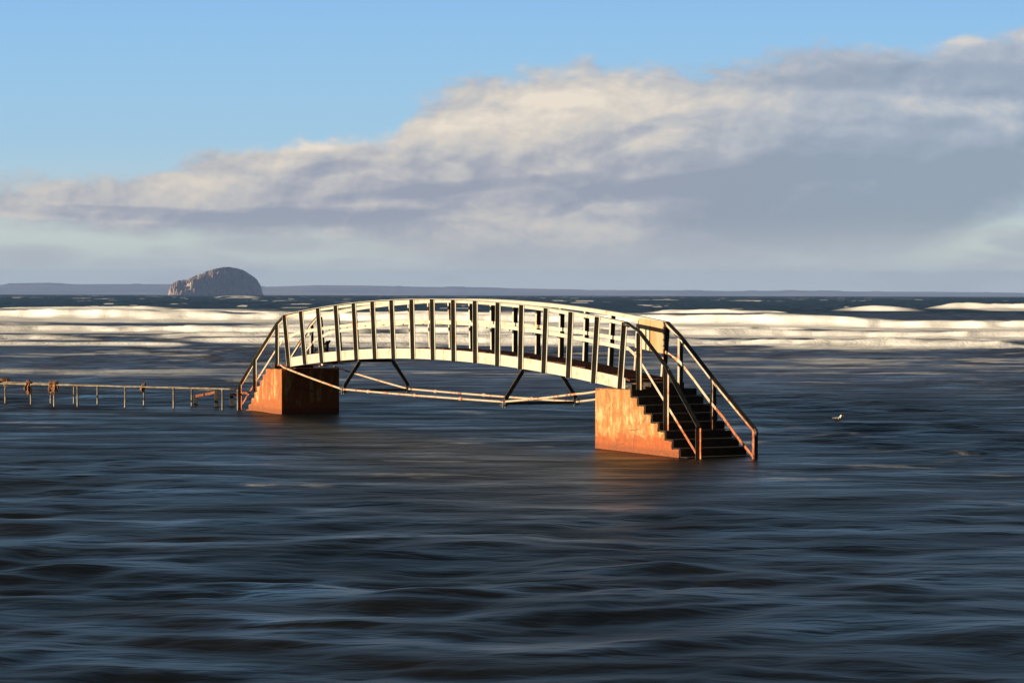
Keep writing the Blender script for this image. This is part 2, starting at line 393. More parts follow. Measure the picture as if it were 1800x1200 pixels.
    foam = np.maximum(foam, .45 * np.exp(-((q_ - 122) / 14.0) ** 2) * sst(B, .03, .075) * (1 - sst(B, .15, .21)) * sst(fbm(X / 5, q_ / 5, 39, 4), .30, .65))
    # faint foam trails drawn out over the near water
    tr = fbm(X / 2.0 + .3 * Y, Y / 1.1, 65, 5, .6); pa = vnoise(X / 5, Y / 5, 66)
    foam = np.maximum(foam, .30 * sst(tr, .50, .72) * sst(pa, .25, .7) * (1 - sst(D, 75, 95)) * (.35 + .65 * sst(D, 24, 42)))
    # whitecaps offshore
    wc = fbm(X / 11, Y / 34, 55, 4, .6); wide = vnoise(X / 90, Y / 260, 56)
    foam = np.maximum(foam, .95 * sst(D, 430, 560) * (1 - sst(D, 2600, 4200)) * sst(wc - .10 * (1 - wide), .64, .70))
    bigc = np.exp(-(((B + .1095) / .0085) ** 4 + ((D - 1500) / 190) ** 2)); foam = np.maximum(foam, bigc * 1.1 * sst(fbm(X / 12, Y / 60, 57, 3), .2, .42))
    h += 1.1 * bigc
    # a little froth where the water works round the concrete and posts
    foam = np.clip(foam, 0, 1)
    Z = h * np.clip(1.1 - D / 9000, .2, 1) - (X ** 2 + Y ** 2) / (2 * RE)
    nr, nc = X.shape
    co = np.stack([X, Y, Z], -1).reshape(-1, 3).astype(np.float32)
    idx = np.arange(nr * nc, dtype=np.int32).reshape(nr, nc)
    q = np.stack([idx[:-1, :-1], idx[:-1, 1:], idx[1:, 1:], idx[1:, :-1]], -1).reshape(-1, 4)
    me = bpy.data.meshes.new('sea'); me.vertices.add(len(co)); me.vertices.foreach_set('co', co.ravel())
    me.loops.add(q.size); me.loops.foreach_set('vertex_index', q.ravel())
    me.polygons.add(len(q)); me.polygons.foreach_set('loop_start', np.arange(0, q.size, 4, dtype=np.int32)); me.polygons.foreach_set('loop_total', np.full(len(q), 4, dtype=np.int32))
    me.polygons.foreach_set('use_smooth', np.ones(len(q), dtype=bool))
    me.update()
    at_ = me.attributes.new('foam', 'FLOAT', 'POINT'); at_.data.foreach_set('value', foam.ravel().astype(np.float32))
    o = bpy.data.objects.new('sea', me); COL.objects.link(o); o['kind'] = 'structure'
    # material
    m_, h_, b, outn = mat('sea_water')
    geo = h_.n('ShaderNodeNewGeometry'); Pp = geo.outputs['Position']; px, py, pz = h_.sep(Pp)
    at = h_.n('ShaderNodeAttribute', attribute_name='foam'); fo = at.outputs['Fac']
    murk = h_.noise(h_.mapv(Pp, (.18, .30, .3)), 1.0, 3, .5)
    wc_ = h_.mix(h_.step(murk, .38, .66), (.0045, .0075, .011), (.009, .0085, .0075))
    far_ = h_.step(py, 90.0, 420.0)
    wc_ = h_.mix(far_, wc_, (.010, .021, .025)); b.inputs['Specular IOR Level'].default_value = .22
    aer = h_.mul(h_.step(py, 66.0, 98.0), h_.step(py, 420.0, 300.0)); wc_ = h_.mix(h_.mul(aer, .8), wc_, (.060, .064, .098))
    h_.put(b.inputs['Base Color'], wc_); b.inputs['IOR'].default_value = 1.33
    rp = h_.noise(h_.mapv(Pp, (.30, .75, .3)), 1.0, 3, .5, .3)
    h_.put(b.inputs['Roughness'], h_.add(h_.step(py, 20.0, 300.0, .41, .45), h_.mul(h_.sub(rp, .5), .7)))
    s1 = h_.noise(h_.mapv(Pp, (.60, 1.35, 1)), 1.2, 2, .45, .5); s2 = h_.noise(h_.mapv(Pp, (1.5, 2.8, 1), (5, 3, 0)), 1.8, 2, .45, .5)
    hgt = h_.add(s1, h_.mul(s2, .35))
    bp = h_.n('ShaderNodeBump'); bp.inputs['Strength'].default_value = 1.0
    h_.put(bp.inputs['Distance'], h_.step(py, 15.0, 90.0, .045, .18)); h_.put(bp.inputs['Height'], hgt); h_.put(b.inputs['Normal'], bp.outputs[0])
    fb = h_.n('ShaderNodeBsdfPrincipled'); fb.inputs['Roughness'].default_value = .9; fb.inputs['Specular IOR Level'].default_value = .1
    qn = h_.div(13640.0, py); lat = h_.div(px, py)
    fn = h_.noise(h_.vec(h_.mul(lat, 26.0), h_.mul(qn, .16), 0.0), 1.0, 5, .58, .2)
    fe = h_.add(h_.mul(fo, 1.25), h_.mul(h_.sub(fn, .5), .70))
    ff = h_.mul(h_.step(fe, .10, 1.05), h_.step(fo, .0, .3))
    h_.put(fb.inputs['Base Color'], h_.mix(h_.step(fn, .3, .7), (.86, .85, .82), (.95, .94, .92)))
    froth = h_.noise(h_.mapv(Pp, (4.0, 4.0, 4.0)), 1.0, 3, .7); lump = h_.noise(h_.mapv(Pp, (.07, .16, .5)), 1.0, 3, .5)
    b2 = h_.n('ShaderNodeBump'); b2.inputs['Distance'].default_value = 1.0
    h_.put(b2.inputs['Height'], h_.add(h_.mul(froth, .05), h_.mul(lump, .75))); h_.put(fb.inputs['Normal'], b2.outputs[0])
    mx = h_.n('ShaderNodeMixShader'); h_.put(mx.inputs[0], ff)
    m_.node_tree.links.new(b.outputs[0], mx.inputs[1]); m_.node_tree.links.new(fb.outputs[0], mx.inputs[2]); m_.node_tree.links.new(mx.outputs[0], outn.inputs[0])
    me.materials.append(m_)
    return o
build_sea()

# ------------------------------------------------------------------ far shore hills
def hills(name, dist, pts, seed, m_, depth=3200):
    """ridge whose crest runs through the given (x metres at dist, crest height) points, land sloping to the water in front"""
    xs = np.linspace(pts[0][0], pts[-1][0], 700); top_ = np.interp(xs, [p[0] for p in pts], [p[1] for p in pts])
    top_ = top_ + 7 * (fbm(xs / 900, xs * 0 + seed, seed, 4) - .5) + 5 * (vnoise(xs / 130, xs * 0, seed + 9) > .78)
    ys = np.linspace(-depth, depth * .6, 40)
    X, Y = np.meshgrid(xs, ys, indexing='ij')
    t = np.clip(1 - np.abs(Y) / np.where(Y < 0, depth, depth * .6), 0, 1) ** 1.3
    n_ = fbm(X / 1400, Y / 700, seed + 3, 5)
    Z = top_[:, None] * t * (1 - (1 - t) * .9 * (n_ - .2)) - (dist + Y) ** 2 / (2 * RE) - 6 * (1 - t)
    v = np.stack([X, Y + dist, Z], -1).reshape(-1, 3)
    nr, nc = X.shape; i = np.arange(nr * nc).reshape(nr, nc)
    f = np.stack([i[:-1, :-1], i[1:, :-1], i[1:, 1:], i[:-1, 1:]], -1).reshape(-1, 4)
    o = link(name, v.tolist(), f.tolist(), m_, None, True); o['kind'] = 'structure'; return o
def hillmat(name, a, b_, c):
    m_, h, b, o = mat(name)
    geo = h.n('ShaderNodeNewGeometry'); P_ = geo.outputs['Position']
    v = h.n('ShaderNodeTexVoronoi'); h.put(v.inputs['Vector'], h.mapv(P_, (.0011, .0022, .01))); v.inputs['Scale'].default_value = 1
    n_ = h.noise(h.mapv(P_, (.0005, .001, .02)), 1, 5, .6)
    r_, g_, bb = h.sep(v.outputs['Color'])
    col = h.mix(h.step(r_, .4, .6), a, b_); col = h.mix(h.step(n_, .5, .62), col, c)
    h.put(b.inputs['Base Color'], col); b.inputs['Roughness'].default_value = .95
    return m_
DH = 26000.0; KH = DH / 4400
def crest(p): return [((x - 900) * KH, (515.3 + .00222 * (x - 900) - y) * KH + DH ** 2 / (2 * RE)) for x, y in p]
hills('hills_distant', DH, crest([(-700, 506), (-200, 503), (0, 500), (25, 496.5), (70, 496), (140, 498.5), (200, 498), (300, 498), (380, 501), (470, 503), (560, 500), (640, 501),
                     (750, 503.5), (850, 504), (900, 506), (1000, 507.5), (1060, 510), (1130, 509), (1280, 510.5), (1400, 509.5), (1500, 511.5), (1650, 511.5), (1800, 514), (2300, 517)]),
      21, hillmat('far_fields', (.15, .14, .125), (.24, .205, .17), (.11, .115, .10)))

# ------------------------------------------------------------------ rock island
def island():
    drop = 11000.0 ** 2 / (2 * RE)
    sil = [(-1497, 0), (-1494, 18), (-1487, 40), (-1470, 52), (-1455, 55), (-1436, 56), (-1420, 57), (-1405, 66), (-1388, 73), (-1362, 84), (-1338, 93), (-1315, 102), (-1288, 110),
           (-1272, 113), (-1255, 115.5), (-1225, 113), (-1205, 109), (-1188, 103), (-1170, 94), (-1150, 81), (-1137, 72), (-1125, 61), (-1115, 48), (-1108, 33), (-1103, 5), (-1101, 0)]
    n1_, n2_ = 420, 90
    xs = np.linspace(-1500, -1098, n1_); H_ = np.interp(xs, [p[0] for p in sil], [p[1] for p in sil]) + drop
    c = (xs + 1300) / 200
    half = 150 * np.sqrt(np.clip(1.0 - (c * .97) ** 2, .02, 1))
    tt = np.linspace(-1, 1, n2_)
    V = []
    for i, x in enumerate(xs):
        fr = 11000 - half[i] + (x + 1300) * 1.0       # the cliff line runs away to the right, so it faces out of the sun
        bk = fr + 2 * half[i]
        for t in tt:
            u_ = (t + 1) / 2
            prof = min(1, (u_ / .06) ** .5 if u_ < .06 else 1) * (1 - max(0, (u_ - .5) * 2) ** 3)
            if x < -1385: prof = min(1, (u_ / .22) ** .8) * (1 - max(0, (u_ - .5) * 2) ** 3)
            # the crown tilts down towards the viewer before the cliff drops
            tilt = 1 - .25 * max(0, 1 - u_ / .34) * (1 if x < -1180 else .3)
            V.append((x, fr + u_ * (bk - fr), H_[i] * prof * tilt - drop))
    V = np.array(V); X, Y, Z = V.T
    k = np.clip((Z + drop) / 40, 0, 1)
    g1 = fbm(X / 9, Z / 60, 5, 5, .6); g2 = fbm(X / 22, Z / 25, 8, 4)
    Yn = Y - (g1 - .5) * 46 * k - (g2 - .5) * 42 * k
    Xn = X + (fbm(X / 12, Y / 20, 9, 4) - .5) * 5 * k
    Zn = Z + (fbm(X / 14, Y / 25, 12, 5, .6) - .5) * 7 * k
    i = np.arange(n1_ * n2_).reshape(n1_, n2_)
    f = np.stack([i[:-1, :-1], i[1:, :-1], i[1:, 1:], i[:-1, 1:]], -1).reshape(-1, 4)
    m_, h, b, o = mat('volcanic_rock')
    geo = h.n('ShaderNodeNewGeometry'); P_ = geo.outputs['Position']; nx, ny, nz = h.sep(geo.outputs['Normal'])
    a = h.noise(h.mapv(P_, (.05, .05, .02)), 1, 6, .65); s_ = h.noise(h.mapv(P_, (.22, .2, .02)), 1, 5, .6)
    col = h.mix(h.step(a, .4, .6), (.32, .22, .17), (.50, .37, .28))
    col = h.mix(h.step(s_, .56, .68, 0, .8), col, (.62, .56, .50))
    col = h.mix(h.mul(h.step(nz, .55, .8), .55), col, (.22, .17, .09))
    h.put(b.inputs['Base Color'], col); b.inputs['Roughness'].default_value = .95
    bump(h, b, h.add(a, s_), 5)
    isl = link('rock_island', np.stack([Xn, Yn, Zn], -1).tolist(), f.tolist(), m_, None, False)
    isl['kind'] = 'structure'; isl.location.x = -1290 * .09; isl.scale.x = .91
    # lighthouse with its walls on the lower ledge
    lh = empty('lighthouse', (-1392, 10790, 0))
    tag(lh, 'tiny white lighthouse with walled buildings on the low end of the rock island', 'lighthouse')
    wm = simple('warm_whitewash', (.80, .72, .56), (.70, .60, .46), .3, .8, .05)  # two warm off-white tones
    m1 = MB(); m1.tube([(8, 0, 18), (8, 0, 46)], [3.6, 2.8], 12); m1.build('tower', wm, lh)
    m2 = MB(); m2.tube([(8, 0, 46), (8, 0, 50)], 2.2, 10); m2.tube([(8, 0, 50), (8, 0, 53)], [2.4, .3], 10); m2.build('lantern', M_darkp, lh)
    m3 = MB()
    for x0, x1, z0, z1 in [(-10, 3, 30, 37), (-18, -12, 22, 28)]:
        m3.box((x0, -4, z0), (x1, 4, z1)); m3.add([(x0, -4.2, z1), (x1, -4.2, z1), (x1, 4.2, z1), (x0, 4.2, z1), (x0, 0, z1 + 4), (x1, 0, z1 + 4)], [(0, 1, 5, 4), (2, 3, 4, 5), (0, 4, 3), (1, 2, 5)])
    m3.build('keeper_house', wm, lh)
    m4 = MB(); m4.box((-16, -8, 12), (8, -5, 17)); m4.box((5.5, -8, 12), (8, -5, 28)); m4.build('curtain_wall', wm, lh)
island()

# ------------------------------------------------------------------ footbridge (local x runs along the deck, y across it away from the viewer)
BA = Vector((-5.9025, 64.1225, 0)); UA = math.atan2(-0.88087, 0.47335)
bridge = empty('footbridge', BA, UA)
tag(bridge, 'arched cream steel footbridge on two rust-orange concrete piers standing stranded in the sea', 'footbridge')
def zb(s): return 1.592 - .385 * ((s - 8.40) / 8.30) ** 2
def zt(s): return 2.972 - .430 * ((s - 8.36) / 8.52) ** 2
SP = [i / 40 for i in range(-8, 0)]
sden = [ -0.19 + 17.07 * i / 60 for i in range(61)]
S0, S1 = -0.17, 16.88
NV, FV = .20, 1.11                                     # inner faces of the two side girders
# girders (fascia plates with bottom flange)
for v0, sg in ((NV, -1), (FV, 1)):
    m = MB(); secs = []
    ss = [0.02 + 16.8 * i / 60 for i in range(61)]
    for s in ss:
        z = zb(s); a, b = sorted((v0, v0 + .012 * (-sg)))
        secs.append([(s, a, z), (s, b, z), (s, b, z + .235), (s, a, z + .235)])
    m.loft(secs)
    secs = []
    for s in ss:                                       # lower flange turned inwards
        z = zb(s); a, b = sorted((v0 + .014 * (-sg), v0 + .09 * (-sg)))
        secs.append([(s, a, z), (s, b, z), (s, b, z + .012), (s, a, z + .012)])
    m.loft(secs)
    bevel(m.build('side_girder', M_paint, bridge), .002)
# deck of rusted mesh
m = MB(); secs = []
for s in [0.02 + 16.95 * i / 90 for i in range(91)]:
    z = zb(s) + .195 + .006 * math.sin(s * 41)
    secs.append([(s, NV + .014, z), (s, FV - .014, z), (s, FV - .014, z + .035), (s, NV + .014, z + .035)])
m.loft(secs)
for k in range(330):                                   # raised grip bars across the walkway
    s = .06 + k * .051; z = zb(s) + .232
    m.box((s, NV + .03, z - .004), (s + .016, FV - .03, z + .010 + .006 * random.random()))
for k in range(60):                                    # warped plate lips standing over the girder
    s = random.uniform(.1, 16.7); z = zb(s) + .236; l = random.uniform(.1, .45)
    m.box((s, NV + .002, z), (s + l, NV + .04, z + random.uniform(.006, .022)))
m.build('deck', M_deckr, bridge)
for s in [1 + 1.06 * i for i in range(15)]:
    z = zb(s); m = MB(); m.box((s, NV + .016, z + .02), (s + .06, FV - .016, z + .19)); m.build('deck_joist', M_darkp, bridge)
# rails
def path(kind):
    """centre line of a rail: (s, z) pairs"""
    if kind == 'top_near': L = [(-3.24, .655), (-2.19, 1.365), (-.69, 2.325), (S0, zt(S0))]; E_ = [(17.40, 2.365), (18.41, 1.695), (19.56, .605)]
    if kind == 'top_far': L = [(-3.24, .60), (-2.06, 1.384), (-.69, 2.29), (S0, zt(S0))]; E_ = [(17.37, 2.28), (18.59, 1.465), (20.05, .55)]
    if kind == 'mid_near': L = [(-3.20, .10), (-2.16, .79), (-.80, 1.66), (-.35, 1.90)]; E_ = [(16.93, 2.02), (17.32, 1.83), (19.50, .03)]
    if kind == 'mid_far': L = [(-3.0, .15), (-2.1, .86), (-.80, 1.68), (-.30, 1.90)]; E_ = [(16.80, 1.955), (17.40, 1.765), (20.02, .03)]
    mid = [(s, zt(s) - (0 if 'top' in kind else .53)) for s in [S0 + (S1 - S0) * i / 48 for i in range(1 if 'top' in kind else 2, 48)]]
    if 'top' in kind: mid.append((S1, zt(S1)))
    return L, mid, E_
def vflare(s, far):
    """the far side rail splays outwards down the near-shore stair"""
    return 0.0
for side, v0, sg in (('near', NV, -1), ('far', FV, 1)):
    L, Mi, E_ = path('top_' + side)
    L2 = L; 
    def band(pts, va, vb, za, zb_, m):
        m.loft([[(s, va, z + za), (s, vb, z + za), (s, vb, z + zb_), (s, va, z + zb_)] for s, z in pts])
    a, b = sorted((v0 - .002 * sg, v0 - .010 * sg))    # vertical leg, inside the posts
    c, d = sorted((v0 + .075 * sg, v0 - .028 * sg))    # cap
    m = MB(); allp = [L[-1]] + Mi
    band(allp, a, b, -.085, -.012, m); band(allp, c, d, -.011, 0, m)
    bevel(m.build('top_rail', M_paint, bridge), .002)
    for k_, pts in enumerate((L, [Mi[-1]] + E_)):
        m = MB(); band(pts, c, d, -.016, 0, m); o = bevel(m.build('stair_top_rail', M_darkp, bridge), .002)  # cap plate coloured dark to stand for its unlit face
        if not (side == 'near' and k_ == 1): m = MB(); band(pts, a, b, -.080, -.017, m); m.build('rail_leg', M_rail, o)
    L, Mi, E_ = path('mid_' + side)
    a, b = (v0 + .004, v0 + .012) if side == 'near' else (v0 - .014, v0 - .004)
    m = MB(); band(L[-1:] + Mi + E_[:1], a, b, -.040, .036, m); m.build('mid_rail', M_paint, bridge)
    m = MB(); band(L, a, b, -.035, .03, m); m.build('stair_mid_rail', M_rail, bridge)
    m = MB(); pts = E_[:]
    if side == 'far': pts = [E_[0]] + [(E_[0][0] + (E_[1][0] - E_[0][0]) * t, E_[0][1] + (E_[1][1] - E_[0][1]) * t + .012 * math.sin(9 * t)) for t in (.33, .66)] + \
        [(E_[1][0] + (E_[2][0] - E_[1][0]) * t, E_[1][1] + (E_[2][1] - E_[1][1]) * t + .014 * math.sin(13 * t)) for t in (0, .2, .4, .6, .8, 1)]
    band(pts, a, b, -.036, .034, m); m.build('stair_mid_rail', M_rail, bridge)
    # posts of rolled angle: web standing out from the girder, flange along it
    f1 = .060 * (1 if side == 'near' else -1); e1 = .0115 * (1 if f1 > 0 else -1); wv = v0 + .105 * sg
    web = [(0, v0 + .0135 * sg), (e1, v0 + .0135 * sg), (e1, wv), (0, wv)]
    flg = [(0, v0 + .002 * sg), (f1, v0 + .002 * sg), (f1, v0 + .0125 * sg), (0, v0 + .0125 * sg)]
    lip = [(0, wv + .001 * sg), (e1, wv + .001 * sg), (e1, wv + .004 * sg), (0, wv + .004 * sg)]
    for i in range(17):
        sb, st = .13 + 1.0362 * i - .02, -.17 + 1.0655 * i - .02
        sb += random.uniform(-.008, .008); st += random.uniform(-.010, .010)
        z0, z1 = zb(sb) - .004, zt(st) - .013
        def lf_(sec): m = MB(); m.loft([[(sb + a_, b_, z0) for a_, b_ in sec], [(st + a_, b_, z1) for a_, b_ in sec]]); return m
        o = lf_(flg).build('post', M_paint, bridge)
        lf_(web).build('web', M_web, o); lf_(lip).build('edge', M_paint, o)  # web carries painted shade, edge keeps the cream
    if side == 'near': st_posts = [(-.69, 1.15, 2.29), (-2.19, .50, 1.33), (-3.23, -.5, .63), (17.40, 1.22, 2.33), (18.41, .44, 1.66), (19.56, -.5, .575)]
    else: st_posts = [(-.69, 1.15, 2.25), (-2.06, .50, 1.34), (-3.23, -.5, .57), (17.38, 1.22, 2.24), (18.59, .40, 1.43), (20.03, -.5, .52)]
    for s, z0, z1 in st_posts:
        k2 = 1 if side == 'near' else -1
        w2 = [(-.012, v0 - .012 * k2), (0, v0 - .012 * k2), (0, v0 - .090 * k2), (-.012, v0 - .090 * k2)]
        f2_ = [(-.012, v0 - .001 * k2), (.058 * k2, v0 - .001 * k2), (.058 * k2, v0 - .011 * k2), (-.012, v0 - .011 * k2)]
        if side == 'far': w2 = [(a_, v0 + .012 + (b_ - v0) * .8) for a_, b_ in w2]; f2_ = [(a_ * 1.0 - .0, b_) for a_, b_ in [(-.07, v0 + .0), (.0, v0 + .0), (.0, v0 + .010), (-.07, v0 + .010)]]
        def lf_(sec): m = MB(); m.loft([[(s + a_, b_, z0) for a_, b_ in sec], [(s + a_, b_, z1) for a_, b_ in sec]]); return m
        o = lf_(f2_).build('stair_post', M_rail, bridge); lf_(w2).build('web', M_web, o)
for i in range(1, 16):
    s_ = .13 + 1.05 * i + .25; m = MB(); z = zt(s_) - .60
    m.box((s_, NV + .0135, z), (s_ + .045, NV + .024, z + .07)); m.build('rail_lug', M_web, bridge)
# far end cap of the long stair rail and clamp of the near rail
m = MB(); m.tube([(20.05, FV, .56), (20.10, FV, .50), (20.10, FV, .44)], .036, 10); m.build('rail_end', M_darkp, bridge, True)
m = MB(); m.tube([(16.86, NV - .05, 2.50), (17.00, NV - .02, 2.47)], .04, 10); m.build('rail_coupling', M_darkp, bridge, True)
# bearing brackets on the pier tops
for s0 in (-.78, 17.12):
    br = MB(); br.box((s0, .04, 1.215 if s0 > 0 else 1.143), (s0 + .20, .17, 1.33 if s0 > 0 else 1.25)); o = bevel(br.build('bearing_bracket', M_darkp, bridge), .01)
    bo = MB()
    for k in (.05, .11): bo.tube([(s0 + k, .04, 1.285 if s0 > 0 else 1.2), (s0 + k, .015, 1.285 if s0 > 0 else 1.2)], .018, 6)
    bo.build('bolt', M_galv, o)
# end plates of the deck
m = MB(); m.box((-.80, .12, 1.215), (-.0, 1.2, 1.25)); m.box((-.80, .10, 1.145), (-.72, 1.2, 1.214)); m.build('deck_end_plate', M_rust, bridge)

# ----- piers
def worn(profile, step=.06, amp=.006, seed=1):
    r = random.Random(seed); o = []
    n = len(profile)
    for i in range(n):
        a = profile[i]; b = profile[(i + 1) % n]; L = math.dist(a, b); k = max(1, int(L / step)) if a[1] > -.3 and b[1] > -.3 else 1
        for j in range(k):
            t = j / k; q = amp if 0 < j else amp * .6
            o.append((a[0] + (b[0] - a[0]) * t + r.uniform(-q, q), a[1] + (b[1] - a[1]) * t + r.uniform(-q, q)))
    return o
def extr(prof, v0, v1, name, m_, parent, nseg=1, amp=0.0, seed=0):
    mb = MB(); r = random.Random(seed); secs = []
    for k in range(nseg + 1):
        v = v0 + (v1 - v0) * k / nseg
        secs.append([(s + r.uniform(-amp, amp), v, z + r.uniform(-amp, amp) * (z > -.3)) for s, z in prof])
    mb.loft(secs); return mb.build(name, m_, parent)
PW = 1.62
TL = .195; RL = 1.125 / 7
prof = [(0, -1.3), (0, 1.140), (-1.06, 1.125)]
for k in range(8): prof += [(-1.06 - k * TL, 1.125 - (k + 1) * RL + .03), (-1.06 - (k + 1) * TL, 1.125 - (k + 1) * RL - .01)]
prof += [(-1.06 - 8 * TL, -1.3)]
pl = extr(worn(prof, .05, .012, seed=4), 0, PW, 'pier', M_conc, bridge, 1)
pl['label'] = 'darker rust-stained far pier'
bevel(pl, .010, 2)
TR = .254; RR = .1535
prof = [(15.99, -1.3), (15.99, 1.208), (17.35, 1.222)]
for k in range(9): prof += [(17.35 + k * TR, 1.222 - (k + 1) * RR), (17.35 + (k + 1) * TR, 1.222 - (k + 1) * RR)]
prof += [(17.35 + 9 * TR, -1.3)]
pr = extr(worn(prof, .05, .009, seed=9), 0, 1.5, 'pier', M_conc, bridge, 1)
bevel(pr, .010, 2)
for k in range(9):
    s0 = 17.362 + k * TR; z1 = 1.222 - (k + 1) * RR; zz = z1 + RR
    m = MB(); m.loft([[(s0, v, z1 + .014), (s0 + TR - .002, v, z1 + .014), (s0 + TR - .002, v, z1 + .026), (s0 + .016, v, z1 + .026), (s0 + .016, v, zz + .006), (s0, v, zz + .006)] for v in (.022, 1.515)])
    m.build('step', M_step, pr)
m = MB(); m.box((17.06, .46, 1.226), (17.36, 1.24, 1.352)); bevel(m.build('landing_slab', M_step, bridge), .01)
m = MB(); m.box((16.9, .30, 1.226), (17.05, .45, 1.33)); bevel(m.build('corner_block', M_conc, bridge), .02)

# ----- tie rods and frames under the span
rodn = [(-.30, .10, 1.245), (.35, -.02, 1.17), (4.10, -.15, .775), (12.35, -.15, .795), (15.2, .0, 1.06), (16.20, .04, 1.17)]
rodf = [(.0, 1.46, 1.19), (4.14, 1.60, .755), (12.43, 1.60, .765), (15.2, 1.46, 1.06), (16.20, 1.42, 1.17)]
for pts in (rodn, rodf):
    m = MB(); dense = []
    for a, b in zip(pts[:-1], pts[1:]):
        for t in [i / 6 for i in range(6)]: dense.append(Vector(a).lerp(Vector(b), t) - Vector((0, 0, .012 * math.sin(math.pi * t))))
    dense.append(Vector(pts[-1])); m.tube(dense, .024, 10)
    o = m.build('tie_rod', M_rod, bridge, True)
    for k in (1, 2, 3):
        m = MB()
        s = [5.6, 8.1, 10.4][k - 1]; t = (s - 4.1) / 8.25; p = Vector(pts[-4]).lerp(Vector(pts[-3]), t) if pts is rodn else Vector(pts[1]).lerp(Vector(pts[2]), t)
        m.tube([p + Vector((-.07, 0, -.008)), p + Vector((.07, 0, -.008))], .040, 10)
        m.build('rod_coupler', M_rod, o, True)
for s in (4.12, 12.39):
    m = MB(); z0 = .755 if s < 8 else .77; zt_ = zb(s) - .035
    m.box((s - .05, .26, zt_ - .03), (s + .05, 1.20, zt_ + .03))
    fr = m.build('cross_frame', M_darkp, bridge)
    for va, vb in ((.28, -.15), (1.18, 1.60)):
        for off in (-.035, .035):
            m = MB(); sgn = 1 if vb > 1 else -1
            w_ = .040 if off > 0 else .012
            m.bar((s + off, va, zt_ - .03), (s + off, vb - .04 * sgn, z0 + .12), .085 if off > 0 else .022, w_, (1, 0, 0))
            m.bar((s + off, vb - .04 * sgn, z0 + .13), (s + off, vb, z0 - .07), .085 if off > 0 else .022, w_, (1, 0, 0))
            m.build('strut', M_rod if off < 0 else M_darkp, fr)
        m = MB(); m.box((s - .09, vb - .06, z0 - .055), (s + .09, vb + .06, z0 - .035)); m.box((s - .09, vb - .045, z0 + .036), (s + .09, vb + .045, z0 + .05))
        for a_ in (-.06, .06): m.tube([(s + a_, vb, z0 - .10), (s + a_, vb, z0 + .07)], .012, 6)
        m.build('clamp', M_darkp, fr)
    m = MB(); m.bar((s, -.13, z0 - .005), (s, 1.58, z0 - .02), .05, .06); m.build('cross_bar', M_darkp, fr)

# ------------------------------------------------------------------ notice board hung on the far rail
nb_ = empty('notice_board', bridge.matrix_basis @ Vector((0, 0, 0)) if False else BA, UA)
tag(nb_, 'rust-stained notice board with a pale framed half fixed inside the far rail above the stairs', 'notice board')
BV = FV - .03
def slab(s0, s1, z0, z1, v0, v1, tilt=-.062):
    m = MB(); f_ = lambda s: (s - 15.9) * tilt
    m.loft([[(s, v0, z0 + f_(s)), (s, v1, z0 + f_(s)), (s, v1, z1 + f_(s)), (s, v0, z1 + f_(s))] for s in (s0, s1)]); return m
bevel(slab(16.37, 16.86, 1.965, 2.60, BV - .030, BV).build('rusty_panel', M_board, nb_), .006)
slab(15.90, 16.355, 1.96, 2.60, BV - .014, BV - .002).build('pale_panel', M_panel, nb_)
slab(15.905, 16.35, 2.485, 2.60, BV - .022, BV - .015).build('rusty_header', M_board, nb_)
m = MB()
for a in (slab(15.895, 16.36, 2.45, 2.482, BV - .045, BV - .024), slab(15.895, 15.93, 1.95, 2.448, BV - .045, BV - .024), slab(16.16, 16.20, 1.95, 2.448, BV - .045, BV - .024), slab(16.325, 16.358, 1.95, 2.448, BV - .045, BV - .024)):
    m.add(a.v, a.f)
m.build('frame', M_boardf, nb_)
m = MB(); m.tube([(16.88, BV - .02, 2.5), (16.88, BV - .02, 2.0)], .014, 8)
for z in (2.42, 2.3, 2.18, 2.06): m.tube([(16.88, BV - .045, z), (16.88, BV + .01, z)], .018, 6)
m.build('hinge', M_galv, nb_)

# ------------------------------------------------------------------ driftwood wedged on the far stair rail
dw = MB()
def br(pts, rs): dw.tube([Vector((s, FV + .07 + .02 * k, z)) for k, (s, z) in enumerate(pts)], rs, 7)
br([(-.62, 1.50), (-.40, 1.58), (-.20, 1.66), (0.0, 1.76), (.20, 1.86)], [.025, .05, .06, .055, .03])
br([(.20, 1.86), (.12, 1.74), (.02, 1.60), (-.02, 1.46)], [.02, .07, .07, .04]); br([(-.30, 1.63), (-.15, 1.57), (0, 1.54)], [.03, .05, .05])
br([(-.40, 1.58), (-.55, 1.60), (-.78, 1.70), (-.86, 1.84)], [.03, .028, .02, .01])
o = dw.build('driftwood', M_wood, None, True); o.matrix_world = Matrix.Translation(BA) @ Matrix.Rotation(UA, 4, 'Z')
tag(o, 'dark forked driftwood branch wedged beside the far rail at the left end of the bridge', 'driftwood')

# ------------------------------------------------------------------ tubular railings of the drowned path
def railing(a, b, za, zb_, posts, label, ext=True):
    a = Vector(a); b = Vector(b)
    r_ = empty('path_railing', (b.x, b.y, 0)); tag(r_, label, 'railing', None)
    o_ = Vector((b.x, b.y, 0)); m = MB(); n = 30
    m.tube([a.lerp(b, i / n) - o_ + Vector((0, 0, za + (zb_ - za) * i / n + .004 * math.sin(i * 1.7))) for i in range(n + 1)], .027, 8)
    m.build('rail', M_galv, r_, True)
    for t in posts:
        p = a.lerp(b, t) - o_; z = za + (zb_ - za) * t
        m = MB(); m.tube([(p.x, p.y, z - .012), (p.x + random.uniform(-.01, .01), p.y, -.7)], .026, 8); m.tube([(p.x, p.y, z - .05), (p.x, p.y, z - .012)], .034, 8)
        m.build('post', M_galv, r_, True)
NA, NB = (-15.1, 69.6, 0), (-7.30, 66.3, 0)
FA, FB = (-15.3, 70.7, 0), (-8.05, 68.6, 0)
